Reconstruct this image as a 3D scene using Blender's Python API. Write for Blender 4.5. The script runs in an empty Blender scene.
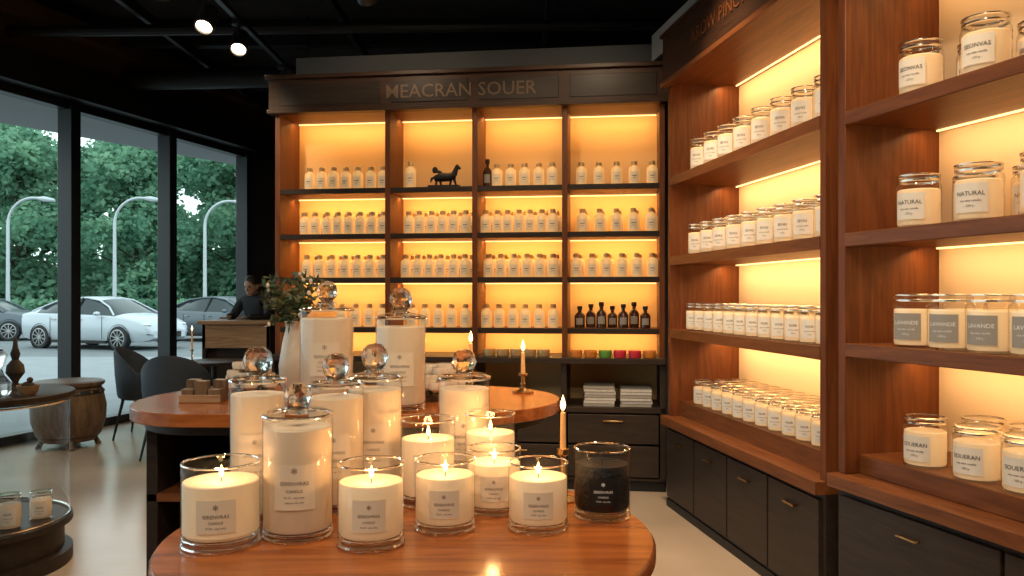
import bpy, math, random
from mathutils import Matrix, Vector
random.seed(7)
scene=bpy.context.scene
try:
    scene.view_settings.view_transform='Standard'
    scene.view_settings.look='None'
    scene.view_settings.exposure=0.08
except Exception: pass
PI=math.pi
# ---------------------------------------------------------------- materials
def newmat(name):
    m=bpy.data.materials.new(name); m.use_nodes=True
    nt=m.node_tree; b=nt.nodes['Principled BSDF']; return m,nt,b
MAT={}
def plain(name,col,rough=.5,metal=0,emit=None,es=0,var=.0,scale=20,bump=0,spec=None):
    m,nt,b=newmat(name)
    b.inputs['Base Color'].default_value=(*col,1); b.inputs['Roughness'].default_value=rough
    b.inputs['Metallic'].default_value=metal
    if spec is not None: b.inputs['Specular IOR Level'].default_value=spec
    if emit: b.inputs['Emission Color'].default_value=(*emit,1); b.inputs['Emission Strength'].default_value=es
    if var or bump:
        tc=nt.nodes.new('ShaderNodeTexCoord'); n=nt.nodes.new('ShaderNodeTexNoise'); n.inputs['Scale'].default_value=scale
        n.inputs['Detail'].default_value=6
        nt.links.new(tc.outputs['Object'],n.inputs['Vector'])
        if var:
            r=nt.nodes.new('ShaderNodeValToRGB')
            r.color_ramp.elements[0].position=.3; r.color_ramp.elements[1].position=.7
            r.color_ramp.elements[0].color=(*[c*(1-var) for c in col],1); r.color_ramp.elements[1].color=(*[min(1,c*(1+var)) for c in col],1)
            nt.links.new(n.outputs['Fac'],r.inputs['Fac']); nt.links.new(r.outputs['Color'],b.inputs['Base Color'])
        if bump:
            bp=nt.nodes.new('ShaderNodeBump'); bp.inputs['Strength'].default_value=bump; bp.inputs['Distance'].default_value=.01
            nt.links.new(n.outputs['Fac'],bp.inputs['Height']); nt.links.new(bp.outputs['Normal'],b.inputs['Normal'])
    MAT[name]=m; return m
def wood(name,c1,c2,rough,sc=(1.2,14,14),coat=0,spec=.3):
    m,nt,b=newmat(name)
    tc=nt.nodes.new('ShaderNodeTexCoord'); mp=nt.nodes.new('ShaderNodeMapping'); mp.inputs['Scale'].default_value=sc
    n=nt.nodes.new('ShaderNodeTexNoise'); n.inputs['Scale'].default_value=2.2; n.inputs['Detail'].default_value=9; n.inputs['Roughness'].default_value=.62; n.inputs['Distortion'].default_value=1.0
    r=nt.nodes.new('ShaderNodeValToRGB'); r.color_ramp.elements[0].position=.32; r.color_ramp.elements[1].position=.68
    r.color_ramp.elements[0].color=(*c1,1); r.color_ramp.elements[1].color=(*c2,1)
    L=nt.links.new
    L(tc.outputs['Object'],mp.inputs['Vector']); L(mp.outputs['Vector'],n.inputs['Vector']); L(n.outputs['Fac'],r.inputs['Fac']); L(r.outputs['Color'],b.inputs['Base Color'])
    bp=nt.nodes.new('ShaderNodeBump'); bp.inputs['Strength'].default_value=.1; bp.inputs['Distance'].default_value=.003
    L(n.outputs['Fac'],bp.inputs['Height']); L(bp.outputs['Normal'],b.inputs['Normal'])
    b.inputs['Roughness'].default_value=rough; b.inputs['Specular IOR Level'].default_value=spec
    if coat: b.inputs['Coat Weight'].default_value=coat; b.inputs['Coat Roughness'].default_value=.12
    MAT[name]=m
def thin_glass(name,tint=(1,1,1),f0=.04,f90=.6,rough=.0):
    m=bpy.data.materials.new(name); m.use_nodes=True; nt=m.node_tree; nt.nodes.clear()
    o=nt.nodes.new('ShaderNodeOutputMaterial'); mx=nt.nodes.new('ShaderNodeMixShader'); t=nt.nodes.new('ShaderNodeBsdfTransparent')
    g=nt.nodes.new('ShaderNodeBsdfGlossy'); f=nt.nodes.new('ShaderNodeLayerWeight'); f.inputs['Blend'].default_value=.5
    pw=nt.nodes.new('ShaderNodeMath'); pw.operation='POWER'; pw.inputs[1].default_value=4.5
    mu=nt.nodes.new('ShaderNodeMath'); mu.operation='MULTIPLY_ADD'; mu.inputs[1].default_value=f90-f0; mu.inputs[2].default_value=f0; mu.use_clamp=True
    t.inputs['Color'].default_value=(*tint,1); g.inputs['Roughness'].default_value=rough
    L=nt.links.new; L(f.outputs['Facing'],pw.inputs[0]); L(pw.outputs[0],mu.inputs[0]); L(mu.outputs[0],mx.inputs[0]); L(t.outputs[0],mx.inputs[1]); L(g.outputs[0],mx.inputs[2]); L(mx.outputs[0],o.inputs[0])
    MAT[name]=m
def crystal(name):
    m,nt,b=newmat(name); b.inputs['Base Color'].default_value=(1,.99,.97,1); b.inputs['Roughness'].default_value=.01
    b.inputs['Transmission Weight'].default_value=1; b.inputs['IOR'].default_value=1.5
    t=nt.nodes.new('ShaderNodeBsdfTransparent'); mx=nt.nodes.new('ShaderNodeMixShader'); mx.inputs[0].default_value=.2; o=nt.nodes['Material Output']
    nt.links.new(b.outputs[0],mx.inputs[1]); nt.links.new(t.outputs[0],mx.inputs[2]); nt.links.new(mx.outputs[0],o.inputs[0]); MAT[name]=m
wood('walnut',(.10,.030,.009),(.20,.066,.020),.45)
wood('walnut_v',(.095,.026,.0075),(.18,.055,.016),.45,sc=(14,14,1.0))
wood('walnut_edge',(.11,.035,.011),(.21,.072,.023),.42)
wood('darkwood',(.020,.014,.011),(.040,.027,.020),.42,spec=.25)
wood('headerwood',(.030,.014,.008),(.060,.027,.014),.45,spec=.25)
wood('tabletop',(.21,.050,.010),(.45,.135,.030),.22,sc=(1.0,9,9),coat=.3)
wood('oldwood',(.08,.05,.03),(.22,.14,.08),.45,sc=(10,10,1.5))
wood('lightwood',(.24,.13,.07),(.42,.26,.14),.45)
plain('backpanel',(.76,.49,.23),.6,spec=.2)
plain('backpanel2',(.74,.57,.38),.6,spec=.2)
plain('black',(.014,.013,.013),.5,spec=.3)
plain('blackmetal',(.018,.020,.023),.4,metal=.2)
plain('dark_ceiling',(.030,.027,.026),.9,var=.2,scale=4,spec=.1)
plain('greywall',(.095,.10,.103),.8,var=.04,scale=2,bump=.05)
plain('whitewall',(.36,.35,.33),.8,var=.03,scale=2,bump=.05)
plain('darkwall',(.038,.034,.033),.6,var=.1,scale=2)
plain('brownheader',(.065,.036,.021),.6,var=.15,scale=3,spec=.2)
plain('brass',(.45,.28,.12),.3,metal=1)
plain('silver',(.75,.71,.65),.22,metal=1)
plain('bronze_text',(.13,.075,.045),.5,metal=.2)
plain('wax',(.72,.58,.42),.5,emit=(1,.66,.34),es=.04,var=.02,scale=12)  # faint glow put into the wax colour by emission
plain('wax_lit_glow',(.78,.62,.43),.45,emit=(1,.60,.26),es=.16,var=.02,scale=12)  # emission paints the flame's glow into the wax
plain('wax_taper_glow',(.70,.38,.14),.4,emit=(1,.5,.15),es=.10)  # flame glow painted into the taper by emission
plain('wax_glow',(.82,.65,.42),.45,emit=(1,.60,.26),es=.22)  # backlit look of shelf jars painted in as emission
plain('wax_bottle_glow',(.86,.60,.31),.4,emit=(1,.54,.18),es=.30)  # bottles emit a painted amber glow, they are no lamps
plain('wax_black',(.010,.010,.011),.45,bump=.6,scale=90,spec=.3)
plain('label',(.78,.73,.65),.55)
plain('label_glow',(.80,.66,.46),.55,emit=(1,.6,.26),es=.10)  # label emits slightly, a glow painted into the paper
plain('label_grey',(.30,.28,.25),.55)
plain('label_wax_glow',(.66,.55,.42),.5,emit=(1,.65,.32),es=.05)  # slight emission paints a warm glow onto the label
plain('ink',(.02,.018,.016),.6)
plain('ink_soft',(.16,.12,.09),.6)
plain('ink_white',(.8,.8,.8),.6)
plain('cap_gold',(.62,.42,.2),.35,metal=.5)
plain('led',(1,.8,.5),.5,emit=(1,.62,.25),es=1.8)
plain('flame',(1,.7,.3),.5,emit=(1,.60,.20),es=9)
plain('lamp_lens',(1,.9,.7),.5,emit=(1,.75,.45),es=14)
plain('brownbottle',(.05,.018,.008),.12)
plain('rose',(.74,.62,.48),.6)
plain('leaf_dry',(.10,.10,.04),.6,var=.4,scale=20)
plain('leaf_green',(.045,.08,.03),.55,var=.4,scale=20)
plain('vase_white',(.6,.55,.48),.3)
plain('upholstery',(.030,.042,.060),.75,bump=.2,scale=60)
plain('tin_orange',(.6,.2,.03),.4); plain('tin_green',(.12,.3,.05),.4); plain('tin_red',(.6,.03,.06),.4)
plain('paper',(.5,.48,.45),.6,var=.1,scale=40)
plain('asphalt',(.15,.165,.175),.85,var=.12,scale=3,bump=.1)
plain('pavement',(.24,.26,.28),.8,var=.08,scale=2)
plain('canopy',(.30,.30,.30),.7)
plain('carpaint',(.46,.50,.54),.3,metal=.1)
plain('carpaint_dark',(.10,.12,.14),.3,metal=.3)
plain('carglass',(.02,.03,.035),.15,spec=.3)
plain('rubber',(.02,.02,.02),.8)
plain('alloy',(.4,.4,.4),.3,metal=.9)
plain('carlight_red',(.4,.02,.02),.2); plain('carlight',(.6,.62,.64),.1)
plain('lamp_post',(.45,.49,.51),.4,metal=.2)
plain('bark',(.06,.045,.03),.9,var=.3,scale=8)
plain('skin',(.46,.27,.18),.5); plain('lips',(.35,.13,.10),.5); plain('hair',(.02,.014,.01),.6); plain('cloth',(.016,.018,.025),.8); plain('eye',(.02,.02,.02),.2)
thin_glass('glass_thin',(.985,.985,.98),.04,.75)
thin_glass('window_glass',(.86,.96,.94),.04,.4)
crystal('crystal')
def foliage(name,c1,c2):
    m=bpy.data.materials.new(name); m.use_nodes=True; nt=m.node_tree; nt.nodes.clear(); L=nt.links.new
    o=nt.nodes.new('ShaderNodeOutputMaterial'); tc=nt.nodes.new('ShaderNodeTexCoord'); n=nt.nodes.new('ShaderNodeTexNoise'); n.inputs['Scale'].default_value=.7; n.inputs['Detail'].default_value=5
    r=nt.nodes.new('ShaderNodeValToRGB'); r.color_ramp.elements[0].position=.35; r.color_ramp.elements[1].position=.65
    r.color_ramp.elements[0].color=(*c1,1); r.color_ramp.elements[1].color=(*c2,1)
    d=nt.nodes.new('ShaderNodeBsdfDiffuse'); t=nt.nodes.new('ShaderNodeBsdfTranslucent'); mx=nt.nodes.new('ShaderNodeMixShader'); mx.inputs[0].default_value=.5
    L(tc.outputs['Object'],n.inputs['Vector']); L(n.outputs['Fac'],r.inputs['Fac']); L(r.outputs['Color'],d.inputs['Color']); L(r.outputs['Color'],t.inputs['Color'])
    L(d.outputs[0],mx.inputs[1]); L(t.outputs[0],mx.inputs[2]); L(mx.outputs[0],o.inputs[0]); MAT[name]=m
foliage('foliage',(.10,.24,.16),(.28,.48,.32))
m,nt,b=newmat('floor_concrete'); MAT['floor_concrete']=m
tc=nt.nodes.new('ShaderNodeTexCoord'); n=nt.nodes.new('ShaderNodeTexNoise'); n.inputs['Scale'].default_value=1.3; n.inputs['Detail'].default_value=9
r=nt.nodes.new('ShaderNodeValToRGB'); r.color_ramp.elements[0].position=.3; r.color_ramp.elements[1].position=.72
r.color_ramp.elements[0].color=(.40,.315,.24,1); r.color_ramp.elements[1].color=(.52,.42,.33,1)
nt.links.new(tc.outputs['Object'],n.inputs['Vector']); nt.links.new(n.outputs['Fac'],r.inputs['Fac']); nt.links.new(r.outputs['Color'],b.inputs['Base Color'])
b.inputs['Roughness'].default_value=.2
# ---------------------------------------------------------------- mesh builder
class MB:
    def __init__(s): s.v=[]; s.f=[]; s.m=[]; s.names=[]
    def mi(s,mat):
        if mat not in s.names: s.names.append(mat)
        return s.names.index(mat)
    def add(s,vs,fs,mat,M=None):
        o=len(s.v); k=s.mi(mat)
        for p in vs:
            s.v.append(tuple(M@Vector(p)) if M is not None else tuple(p))
        for f in fs: s.f.append(tuple(i+o for i in f)); s.m.append(k)
    def box(s,a,b,mat,M=None):
        x0,y0,z0=a; x1,y1,z1=b
        s.add([(x0,y0,z0),(x1,y0,z0),(x1,y1,z0),(x0,y1,z0),(x0,y0,z1),(x1,y0,z1),(x1,y1,z1),(x0,y1,z1)],
              [(3,2,1,0),(4,5,6,7),(0,1,5,4),(1,2,6,5),(2,3,7,6),(3,0,4,7)],mat,M)
    def lathe(s,prof,mat,c=(0,0,0),seg=32,M=None,a0=0,a1=2*PI):
        full=abs(a1-a0-2*PI)<1e-6; n=seg if full else seg+1
        vs=[];rings=[]
        for r,z in prof:
            if r<1e-6: rings.append([len(vs)]); vs.append((c[0],c[1],c[2]+z))
            else:
                ring=[]
                for i in range(n):
                    a=a0+(a1-a0)*i/seg; ring.append(len(vs)); vs.append((c[0]+r*math.cos(a),c[1]+r*math.sin(a),c[2]+z))
                rings.append(ring)
        fs=[]
        for A,B in zip(rings,rings[1:]):
            for i in range(seg):
                j=(i+1)%n if full else i+1
                if len(A)==1 and len(B)==1: continue
                if len(A)==1: fs.append((A[0],B[j],B[i]))
                elif len(B)==1: fs.append((A[i],A[j],B[0]))
                else: fs.append((A[i],A[j],B[j],B[i]))
        s.add(vs,fs,mat,M)
    def sphere(s,c,r,mat,seg=16,rings=10,M=None):
        if not hasattr(r,'__len__'): r=(r,r,r)
        prof=[(math.sin(PI*i/rings),-math.cos(PI*i/rings)) for i in range(rings+1)]; prof[0]=(0,-1); prof[-1]=(0,1)
        T=Matrix.Translation(c)@Matrix.Diagonal((*r,1))
        s.lathe(prof,mat,seg=seg,M=(M@T if M is not None else T))
    def tube(s,pts,rad,mat,seg=8,M=None):
        pts=[Vector(p) for p in pts]; n=len(pts)
        if not hasattr(rad,'__len__'): rad=[rad]*n
        vs=[];fs=[]; up=None
        for i,p in enumerate(pts):
            d=(pts[min(i+1,n-1)]-pts[max(i-1,0)]).normalized()
            if up is None: up=Vector((0,0,1)) if abs(d.z)<.9 else Vector((1,0,0))
            x=d.cross(up).normalized(); y=x.cross(d).normalized(); up=y
            for k in range(seg):
                a=2*PI*k/seg; vs.append(p+x*rad[i]*math.cos(a)+y*rad[i]*math.sin(a))
        for i in range(n-1):
            for k in range(seg):
                k2=(k+1)%seg; fs.append((i*seg+k,i*seg+k2,(i+1)*seg+k2,(i+1)*seg+k))
        fs.append(tuple(range(seg))[::-1]); fs.append(tuple((n-1)*seg+k for k in range(seg)))
        s.add(vs,fs,mat,M)
    def poly(s,pts,z0,z1,mat,M=None):
        n=len(pts); vs=[(x,y,z0) for x,y in pts]+[(x,y,z1) for x,y in pts]
        fs=[tuple(range(n))[::-1],tuple(range(n,2*n))]+[(i,(i+1)%n,n+(i+1)%n,n+i) for i in range(n)]
        s.add(vs,fs,mat,M)
    def obj(s,name,parent=None,M=None,bevel=0,smooth=True,sharp=35):
        me=bpy.data.meshes.new(name); me.from_pydata(s.v,[],s.f)
        for nm in s.names: me.materials.append(MAT[nm])
        me.polygons.foreach_set('material_index',s.m)
        me.polygons.foreach_set('use_smooth',[smooth]*len(s.f)); me.update()
        if smooth:
            try: me.set_sharp_from_angle(angle=math.radians(sharp))
            except Exception: pass
        ob=bpy.data.objects.new(name,me); scene.collection.objects.link(ob)
        if M is not None: ob.matrix_world=M
        if parent is not None: ob.parent=parent
        if bevel:
            md=ob.modifiers.new('bevel','BEVEL'); md.width=bevel; md.segments=2; md.limit_method='ANGLE'
        return ob
def empty(name,M=None):
    e=bpy.data.objects.new(name,None); e.empty_display_size=.1; scene.collection.objects.link(e)
    if M is not None: e.matrix_world=M
    return e
_tc={}
def text_geo(t,off=.004):
    if t in _tc: return _tc[t]
    cu=bpy.data.curves.new('t','FONT'); cu.body=t; cu.size=1; cu.align_x='CENTER'; cu.align_y='CENTER'; cu.resolution_u=2; cu.offset=off
    ob=bpy.data.objects.new('t',cu); scene.collection.objects.link(ob); bpy.context.view_layer.update()
    me=bpy.data.meshes.new_from_object(ob.evaluated_get(bpy.context.evaluated_depsgraph_get()))
    g=([(v.co.x,v.co.y) for v in me.vertices],[tuple(p.vertices) for p in me.polygons])
    bpy.data.objects.remove(ob); _tc[t]=g; return g
def bent_text(mb,t,size,c,r,z,ang,mat):
    vs,fs=text_geo(t)
    mb.add([(c[0]+r*math.cos(ang+x*size/r),c[1]+r*math.sin(ang+x*size/r),z+y*size) for x,y in vs],fs,mat)
def patch(mb,c,r,z0,z1,ang,half,mat,seg=10):
    mb.lathe([(r,z0),(r,z1)],mat,c=c,seg=seg,a0=ang-half,a1=ang+half)
def area(name,loc,rot,sx,sy,power,col,parent=None):
    l=bpy.data.lights.new(name,'AREA'); l.shape='RECTANGLE'; l.size=sx; l.size_y=sy; l.energy=power; l.color=col
    o=bpy.data.objects.new(name,l); scene.collection.objects.link(o); o.location=loc; o.rotation_euler=rot
    if parent: o.parent=parent
    return o
# ---------------------------------------------------------------- room shell
def wall(name,p,q,z0,z1,t,mat):
    p=Vector((*p,0)); q=Vector((*q,0)); d=(q-p); L=d.length; a=math.atan2(d.y,d.x)
    mb=MB(); mb.box((0,min(0,t),z0),(L,max(0,t),z1),mat)
    return mb.obj(name,M=Matrix.Translation(p)@Matrix.Rotation(a,4,'Z'),bevel=0,smooth=False)
W0=Vector((-4.73,7.4)); WD=Vector((.2873,.9578))
def wp(s): return tuple(W0+WD*s)
mb=MB(); mb.poly([wp(-11.2),(3.2,-3.3),(3.2,12.0),wp(4.75)],-.1,0,'floor_concrete'); mb.obj('floor',smooth=False)
mb=MB(); mb.poly([wp(-11.2),(3.2,-3.3),(3.2,12.0),wp(4.75)],4.3,4.4,'dark_ceiling'); mb.obj('ceiling',smooth=False)
wall('wall_left',wp(3.78),wp(4.75),0,4.3,.15,'darkwall')
wall('wall_far',wp(4.6),(3.2,wp(4.6)[1]),0,4.3,.15,'darkwall')
wall('wall_front',(3.2,-3.1),(-7.8,-3.1),0,4.3,.15,'whitewall')
wall('wall_right',(3.1,11.8),(3.1,-3.1),0,4.3,.15,'whitewall')
wall('wall_left_header',wp(-11),wp(3.78),3.37,4.3,.15,'brownheader')
mb=MB(); M_L=Matrix.Translation((*W0,0))@Matrix.Rotation(math.atan2(WD.y,WD.x),4,'Z')
mb.box((-11,-.22,3.36),(4.5,-.005,3.66),'black'); mb.box((-11,-.12,3.67),(4.5,-.005,3.95),'brownheader'); mb.box((-11,-.3,3.95),(4.5,-.005,4.12),'brownheader')
mb.obj('trim_1',M=M_L,bevel=.005)
posts=[.786,2.214,3.72]+[.786-1.45*i for i in range(1,8)]
mb=MB()
for s in posts: mb.box((s-.06,-.08,0),(s+.06,.1,3.36),'blackmetal')
mb.box((-10.9,-.05,0),(3.78,.09,.09),'blackmetal'); mb.box((-10.9,-.05,3.28),(3.78,.09,3.36),'blackmetal')
ob=mb.obj('window_1',M=M_L,bevel=.006)
mb=MB(); mb.add([(-10.9,.02,.06),(3.7,.02,.06),(3.7,.02,3.3),(-10.9,.02,3.3)],[(0,1,2,3)],'window_glass'); g=mb.obj('window_pane',parent=ob,smooth=False)
mb=MB()
for y in (1.2,3.0,4.8,6.6,8.4,10.2): mb.box((-7,y,4.02),(3.0,y+.12,4.295),'black')
for x in (-3.4,-1.6,.3): mb.box((x,-2.9,3.92),(x+.05,11.4,4.02),'black')
mb.obj('ceiling_beams',bevel=.004)
mb=MB(); mb.tube([(-6,7.4,3.82),(2.9,7.1,3.82)],.05,'black',10); mb.obj('ceiling_pipe')
mb=MB(); mb.tube([(-6,8.9,3.75),(2.9,8.2,3.75)],.11,'black',14); mb.obj('ceiling_duct')
mb=MB(); mb.box((-2.14,3.5,3.52),(-2.10,8.5,3.56),'blackmetal')
for y in (3.7,6.0,8.3): mb.tube([(-2.12,y,3.56),(-2.12,y,4.3)],.008,'blackmetal',6)
mb.obj('lighting_track')
def spot(loc,target,power,z_top=3.95,ang=80,col=(1,.76,.50),hs=1.0):
    e=empty('track_or_fill_spot',Matrix.Translation(loc))  # serves the track lamps and the added fill spots out of view
    d=(Vector(target)-Vector(loc)).normalized(); R=d.to_track_quat('-Z','Y').to_matrix().to_4x4()@Matrix.Scale(hs,4)
    mb=MB(); mb.lathe([(0,.14),(.045,.13),(.05,.0),(.04,0),(.035,.03),(0,.03)],'blackmetal',seg=20,M=R)
    mb.tube([(0,0,.08),(0,0,z_top-loc[2])],.012,'blackmetal',8)
    mb.lathe([(0,z_top-loc[2]),(.05,z_top-loc[2]),(.05,z_top-loc[2]-.03),(0,z_top-loc[2]-.03)],'blackmetal',seg=16)
    mb.obj('head',parent=e)
    mb=MB(); mb.lathe([(0,.012),(.038,.012)],'lamp_lens',seg=16,M=R); mb.obj('lens',parent=e)
    l=bpy.data.lights.new('beam','SPOT'); l.energy=power; l.color=col; l.spot_size=math.radians(ang); l.spot_blend=.7; l.shadow_soft_size=.06
    o=bpy.data.objects.new('beam',l); scene.collection.objects.link(o); o.parent=e; o.matrix_local=Matrix.Translation(d*.02)@d.to_track_quat('-Z','Y').to_matrix().to_4x4()
WH=(1,.82,.62)
spot((-2.12,6.2,3.30),(-1.8,3.6,0),70,3.52,hs=1.4)
spot((-2.12,5.5,3.24),(-2.2,3.2,0),60,3.52,hs=1.4)
spot((-2.12,4.85,3.22),(-3.0,8.4,0.5),110,3.52,hs=1.4)
spot((-2.12,7.4,3.30),(-3.2,7.2,0.2),80,3.52,hs=1.4)
spot((-.94,5.2,3.32),(-.9,6.4,2.6),15,4.3,ang=110,hs=1.3)
spot((.52,5.0,3.28),(.4,6.2,2.4),15,4.3,ang=110,hs=1.3)
spot((-1.5,.6,3.7),(-.5,2.1,.9),105,4.3,col=WH)  # from here on: unseen spots above the frame, added as fill light
spot((.6,.3,3.7),(-.1,2.1,.9),105,4.3,col=WH)
spot((-.4,-.6,3.7),(-.2,2.1,.9),90,4.3,col=WH)
spot((.3,1.5,3.7),(1.6,3.4,1.0),110,4.3)
spot((-.5,3.2,3.7),(.5,5.8,.5),120,4.3)
spot((-.4,2.0,3.7),(-.4,3.0,1.0),70,4.3)
spot((.75,4.2,3.7),(.7,4.3,0),230,4.3,col=(1,.70,.42))  # this and the next: unseen warm downlights added to brighten the right floor
spot((.9,2.4,3.7),(1.0,3.4,0),110,4.3,col=(1,.70,.42))
spot((-1.6,4.4,3.7),(-1.6,4.6,0),90,4.3)
# ---------------------------------------------------------------- display units
def unitM(p,a): return Matrix.Translation((p[0],p[1],0))@Matrix.Rotation(a,4,'Z')
def leds(M,x0,x1,y,zs,power,name,col):
    e=empty(name,M)
    mb=MB()
    for z in zs: mb.box((x0,y,z-.008),(x1,y+.010,z-.001),'led')
    mb.obj('strip',parent=e,smooth=False)
    for z in zs: area('glow',((x0+x1)/2,y-.11,z-.012),(math.radians(18),0,0),x1-x0-.02,.04,power,col,e)
MBk=unitM((-1.813,6.12),math.atan2(-.38,2.911)); LB=2.936; DB=.40
div=[0,.866,1.53,2.196]
zsB=[2.205,1.86,1.53,1.155]
mb=MB()
for x in div: mb.box((x,.0,.0 if x==0 else .95),(x+.04,DB,2.80),'walnut_v')
mb.box((LB-.04,0,0),(LB,DB,2.8),'walnut_v')
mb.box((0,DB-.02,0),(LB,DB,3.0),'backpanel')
xs=div+[LB-.04]
for i in range(4):
    for z in zsB: mb.box((xs[i]+.04,.012,z-.035),(xs[i+1],DB-.02,z),'walnut'); mb.box((xs[i]+.04,.0,z-.038),(xs[i+1],.012,z+.002),'darkwood')
mb.box((0.04,0.01,2.777),(LB-.04,DB-.02,2.80),'walnut')
mb.box((-.03,-.05,2.80),(LB+.02,DB,3.03),'headerwood'); mb.box((-.05,-.08,3.03),(LB+.03,DB,3.06),'headerwood'); mb.box((-.04,-.065,2.775),(LB+.02,-.0,2.80),'headerwood')
for i in range(4):
    mb.box((xs[i]+.06,-.056,2.83),(xs[i+1]-.02,-.05,2.99),'darkwood')
mb.box((.0,-.14,.91),(LB,DB-.02,.95),'darkwood')
mb.box((0.02,-.06,0),(LB-.0,0,.08),'black')
mb.box((0,-.10,.56),(LB,DB-.02,.60),'darkwood'); mb.box((0,-.10,.08),(LB,DB-.02,.10),'darkwood')
for x in div+[LB-.04]: mb.box((x,-.10,.08),(x+.04,DB-.02,.91),'darkwood')
for i in range(4):
    for z0,z1 in ((.11,.33),(.345,.55)):
        mb.box((xs[i]+.05,-.115,z0),(xs[i+1]-.01,-.05,z1),'darkwood')
        mb.box(((xs[i]+xs[i+1])/2-.05,-.13,z1-.05),((xs[i]+xs[i+1])/2+.09,-.115,z1-.04),'brass')
vs,fs=text_geo('MEACRAN SOUER')
mb.add([(1.45+x*.14,-.060,2.905+y*.14) for x,y in vs],fs,'bronze_text')
mb.obj('display_shelving',M=MBk,bevel=.003)
leds(MBk,.045,LB-.045,DB-.045,[2.777]+[z-.036 for z in zsB],10,'shelf_light_strip',(1,.56,.19))
wall('wall_back',tuple((MBk@Vector((4.9,DB+.005,0))).xy),tuple((MBk@Vector((-.0,DB+.005,0))).xy),0,3.33,-.12,'greywall')
MA=unitM((1.04,5.33),math.atan2(-1,.159)); LA=1.93; DA=.5
zsA=[2.175,1.652,1.174]
def right_unit(M,L,D,zs,step,counter,name,txt,ndr,pw):
    mb=MB()
    mb.box((0,0,counter),(.045,D,2.80),'walnut_v'); mb.box((L-.045,0,counter),(L,D,2.80),'walnut_v')
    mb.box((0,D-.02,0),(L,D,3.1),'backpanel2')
    for z in zs:
        mb.box((.045,.02,z-.05),(L-.045,D-.02,z),'walnut'); mb.box((.045,-.004,z-.055),(L-.045,.02,z+.002),'walnut_edge')
    mb.box((0,0.02,2.8),(L,D-.02,2.83),'walnut_edge')
    mb.box((-.02,-.03,2.81),(L,.02,3.11),'headerwood'); mb.box((-.02,.02,2.83),(L,D-.02,3.11),'headerwood'); mb.box((-.03,-.045,2.78),(L,.02,2.81),'walnut_edge'); mb.box((-.03,-.05,3.11),(L,D,3.13),'headerwood')
    mb.box((0.045,.07,counter),(L-.045,D-.02,step),'walnut_edge')
    mb.box((-.01,-.05,counter-.055),(L,D-.02,counter),'walnut_edge')
    mb.box((0,-.0,0),(L,D-.02,counter-.055),'darkwood'); mb.box((.0,-.012,0),(L,0,.05),'black')
    w=(L-.04)/ndr
    for i in range(ndr):
        x0=.02+w*i+.008; x1=.02+w*(i+1)-.008
        mb.box((x0,-.018,.07),(x1,0,counter-.085),'darkwood')
        mb.box(((x0+x1)/2-.05,-.04,counter-.16),((x0+x1)/2+.05,-.03,counter-.15),'brass')
        for k in (-.045,.045): mb.box(((x0+x1)/2+k-.004,-.032,counter-.16),((x0+x1)/2+k+.004,-.016,counter-.15),'brass')
    vs,fs=text_geo(txt); mb.add([(L*.5+x*.12,-.034,2.955+y*.12) for x,y in vs],fs,'walnut')
    mb.obj(name,M=M,bevel=.004)
    leds(M,.06,L-.06,D-.05,[2.8]+[z-.05 for z in zs],pw,'shelf_light_strip',(1,.60,.25))
right_unit(MA,LA,DA,zsA,.70,.60,'display_shelving','AROW PINCTION',4,7.6)
MBB=unitM((1.361,3.34),math.atan2(-1,.30)); LBB=1.6
zsBB=[2.154,1.653,1.2]
right_unit(MBB,LBB,DA,zsBB,.74,.66,'display_shelving','FRAGRANCES',2,4.6)
mb=MB(); mb.box((-.62,.10,3.135),(LA,.6,3.33),'whitewall'); mb.box((-.62,DA+.01,0),(LA,.6,3.135),'whitewall'); mb.obj('wall_right_upper',M=MA,smooth=False)
mb=MB(); mb.box((-.235,.10,0),(-.035,DA-.02,3.13),'darkwall'); mb.obj('trim_2',M=MA,smooth=False)
mb=MB(); mb.box((.02,.10,3.135),(LBB+2.5,.65,3.33),'whitewall'); mb.box((.05,DA+.01,0),(LBB+2.5,.65,3.135),'whitewall'); mb.obj('wall_right_near',M=MBB,smooth=False)
# ---------------------------------------------------------------- shelf stock
def jar_small(mb,x,y,z,r,h,lab='label',ang=-PI/2,text=None,seg=18,wax='wax_glow',fill=.72):
    c=(x,y,z)
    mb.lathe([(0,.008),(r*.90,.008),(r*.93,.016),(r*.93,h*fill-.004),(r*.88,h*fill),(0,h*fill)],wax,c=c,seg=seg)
    mb.lathe([(0,0),(r*.96,0),(r,.006),(r,h*.76),(r*.97,h*.81),(r*.84,h*.86),(r*.82,h*.89)],'glass_thin',c=c,seg=seg)
    mb.lathe([(r*.82,h*.885),(r*.92,h*.89),(r*.94,h*.92),(r*.94,h*.97),(r*.88,h),(0,h)],'glass_thin',c=c,seg=seg)
    mb.lathe([(r*.84,h*.86),(r*.93,h*.868),(r*.93,h*.90),(r*.84,h*.908)],'silver',c=c,seg=seg)
    mb.lathe([(r*.86,h*.965),(r*.96,h*.975),(r*.96,h*.995),(r*.86,h*1.005)],'silver',c=c,seg=seg)
    patch(mb,c,r*1.012,h*.14,h*.64,ang,.68,lab,8)
    if text:
        ik='ink_white' if lab=='label_grey' else 'ink'
        bent_text(mb,text,r*.26,c,r*1.025,z+h*.46,ang,ik)
        bent_text(mb,'soy wax candle',r*.14,c,r*1.025,z+h*.34,ang,ik); bent_text(mb,'- 220 g -',r*.13,c,r*1.025,z+h*.25,ang,ik)
    else:
        patch(mb,c,r*1.022,h*.43,h*.48,ang,.45,'ink_soft',4); patch(mb,c,r*1.022,h*.34,h*.355,ang,.3,'ink_soft',4)
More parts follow.
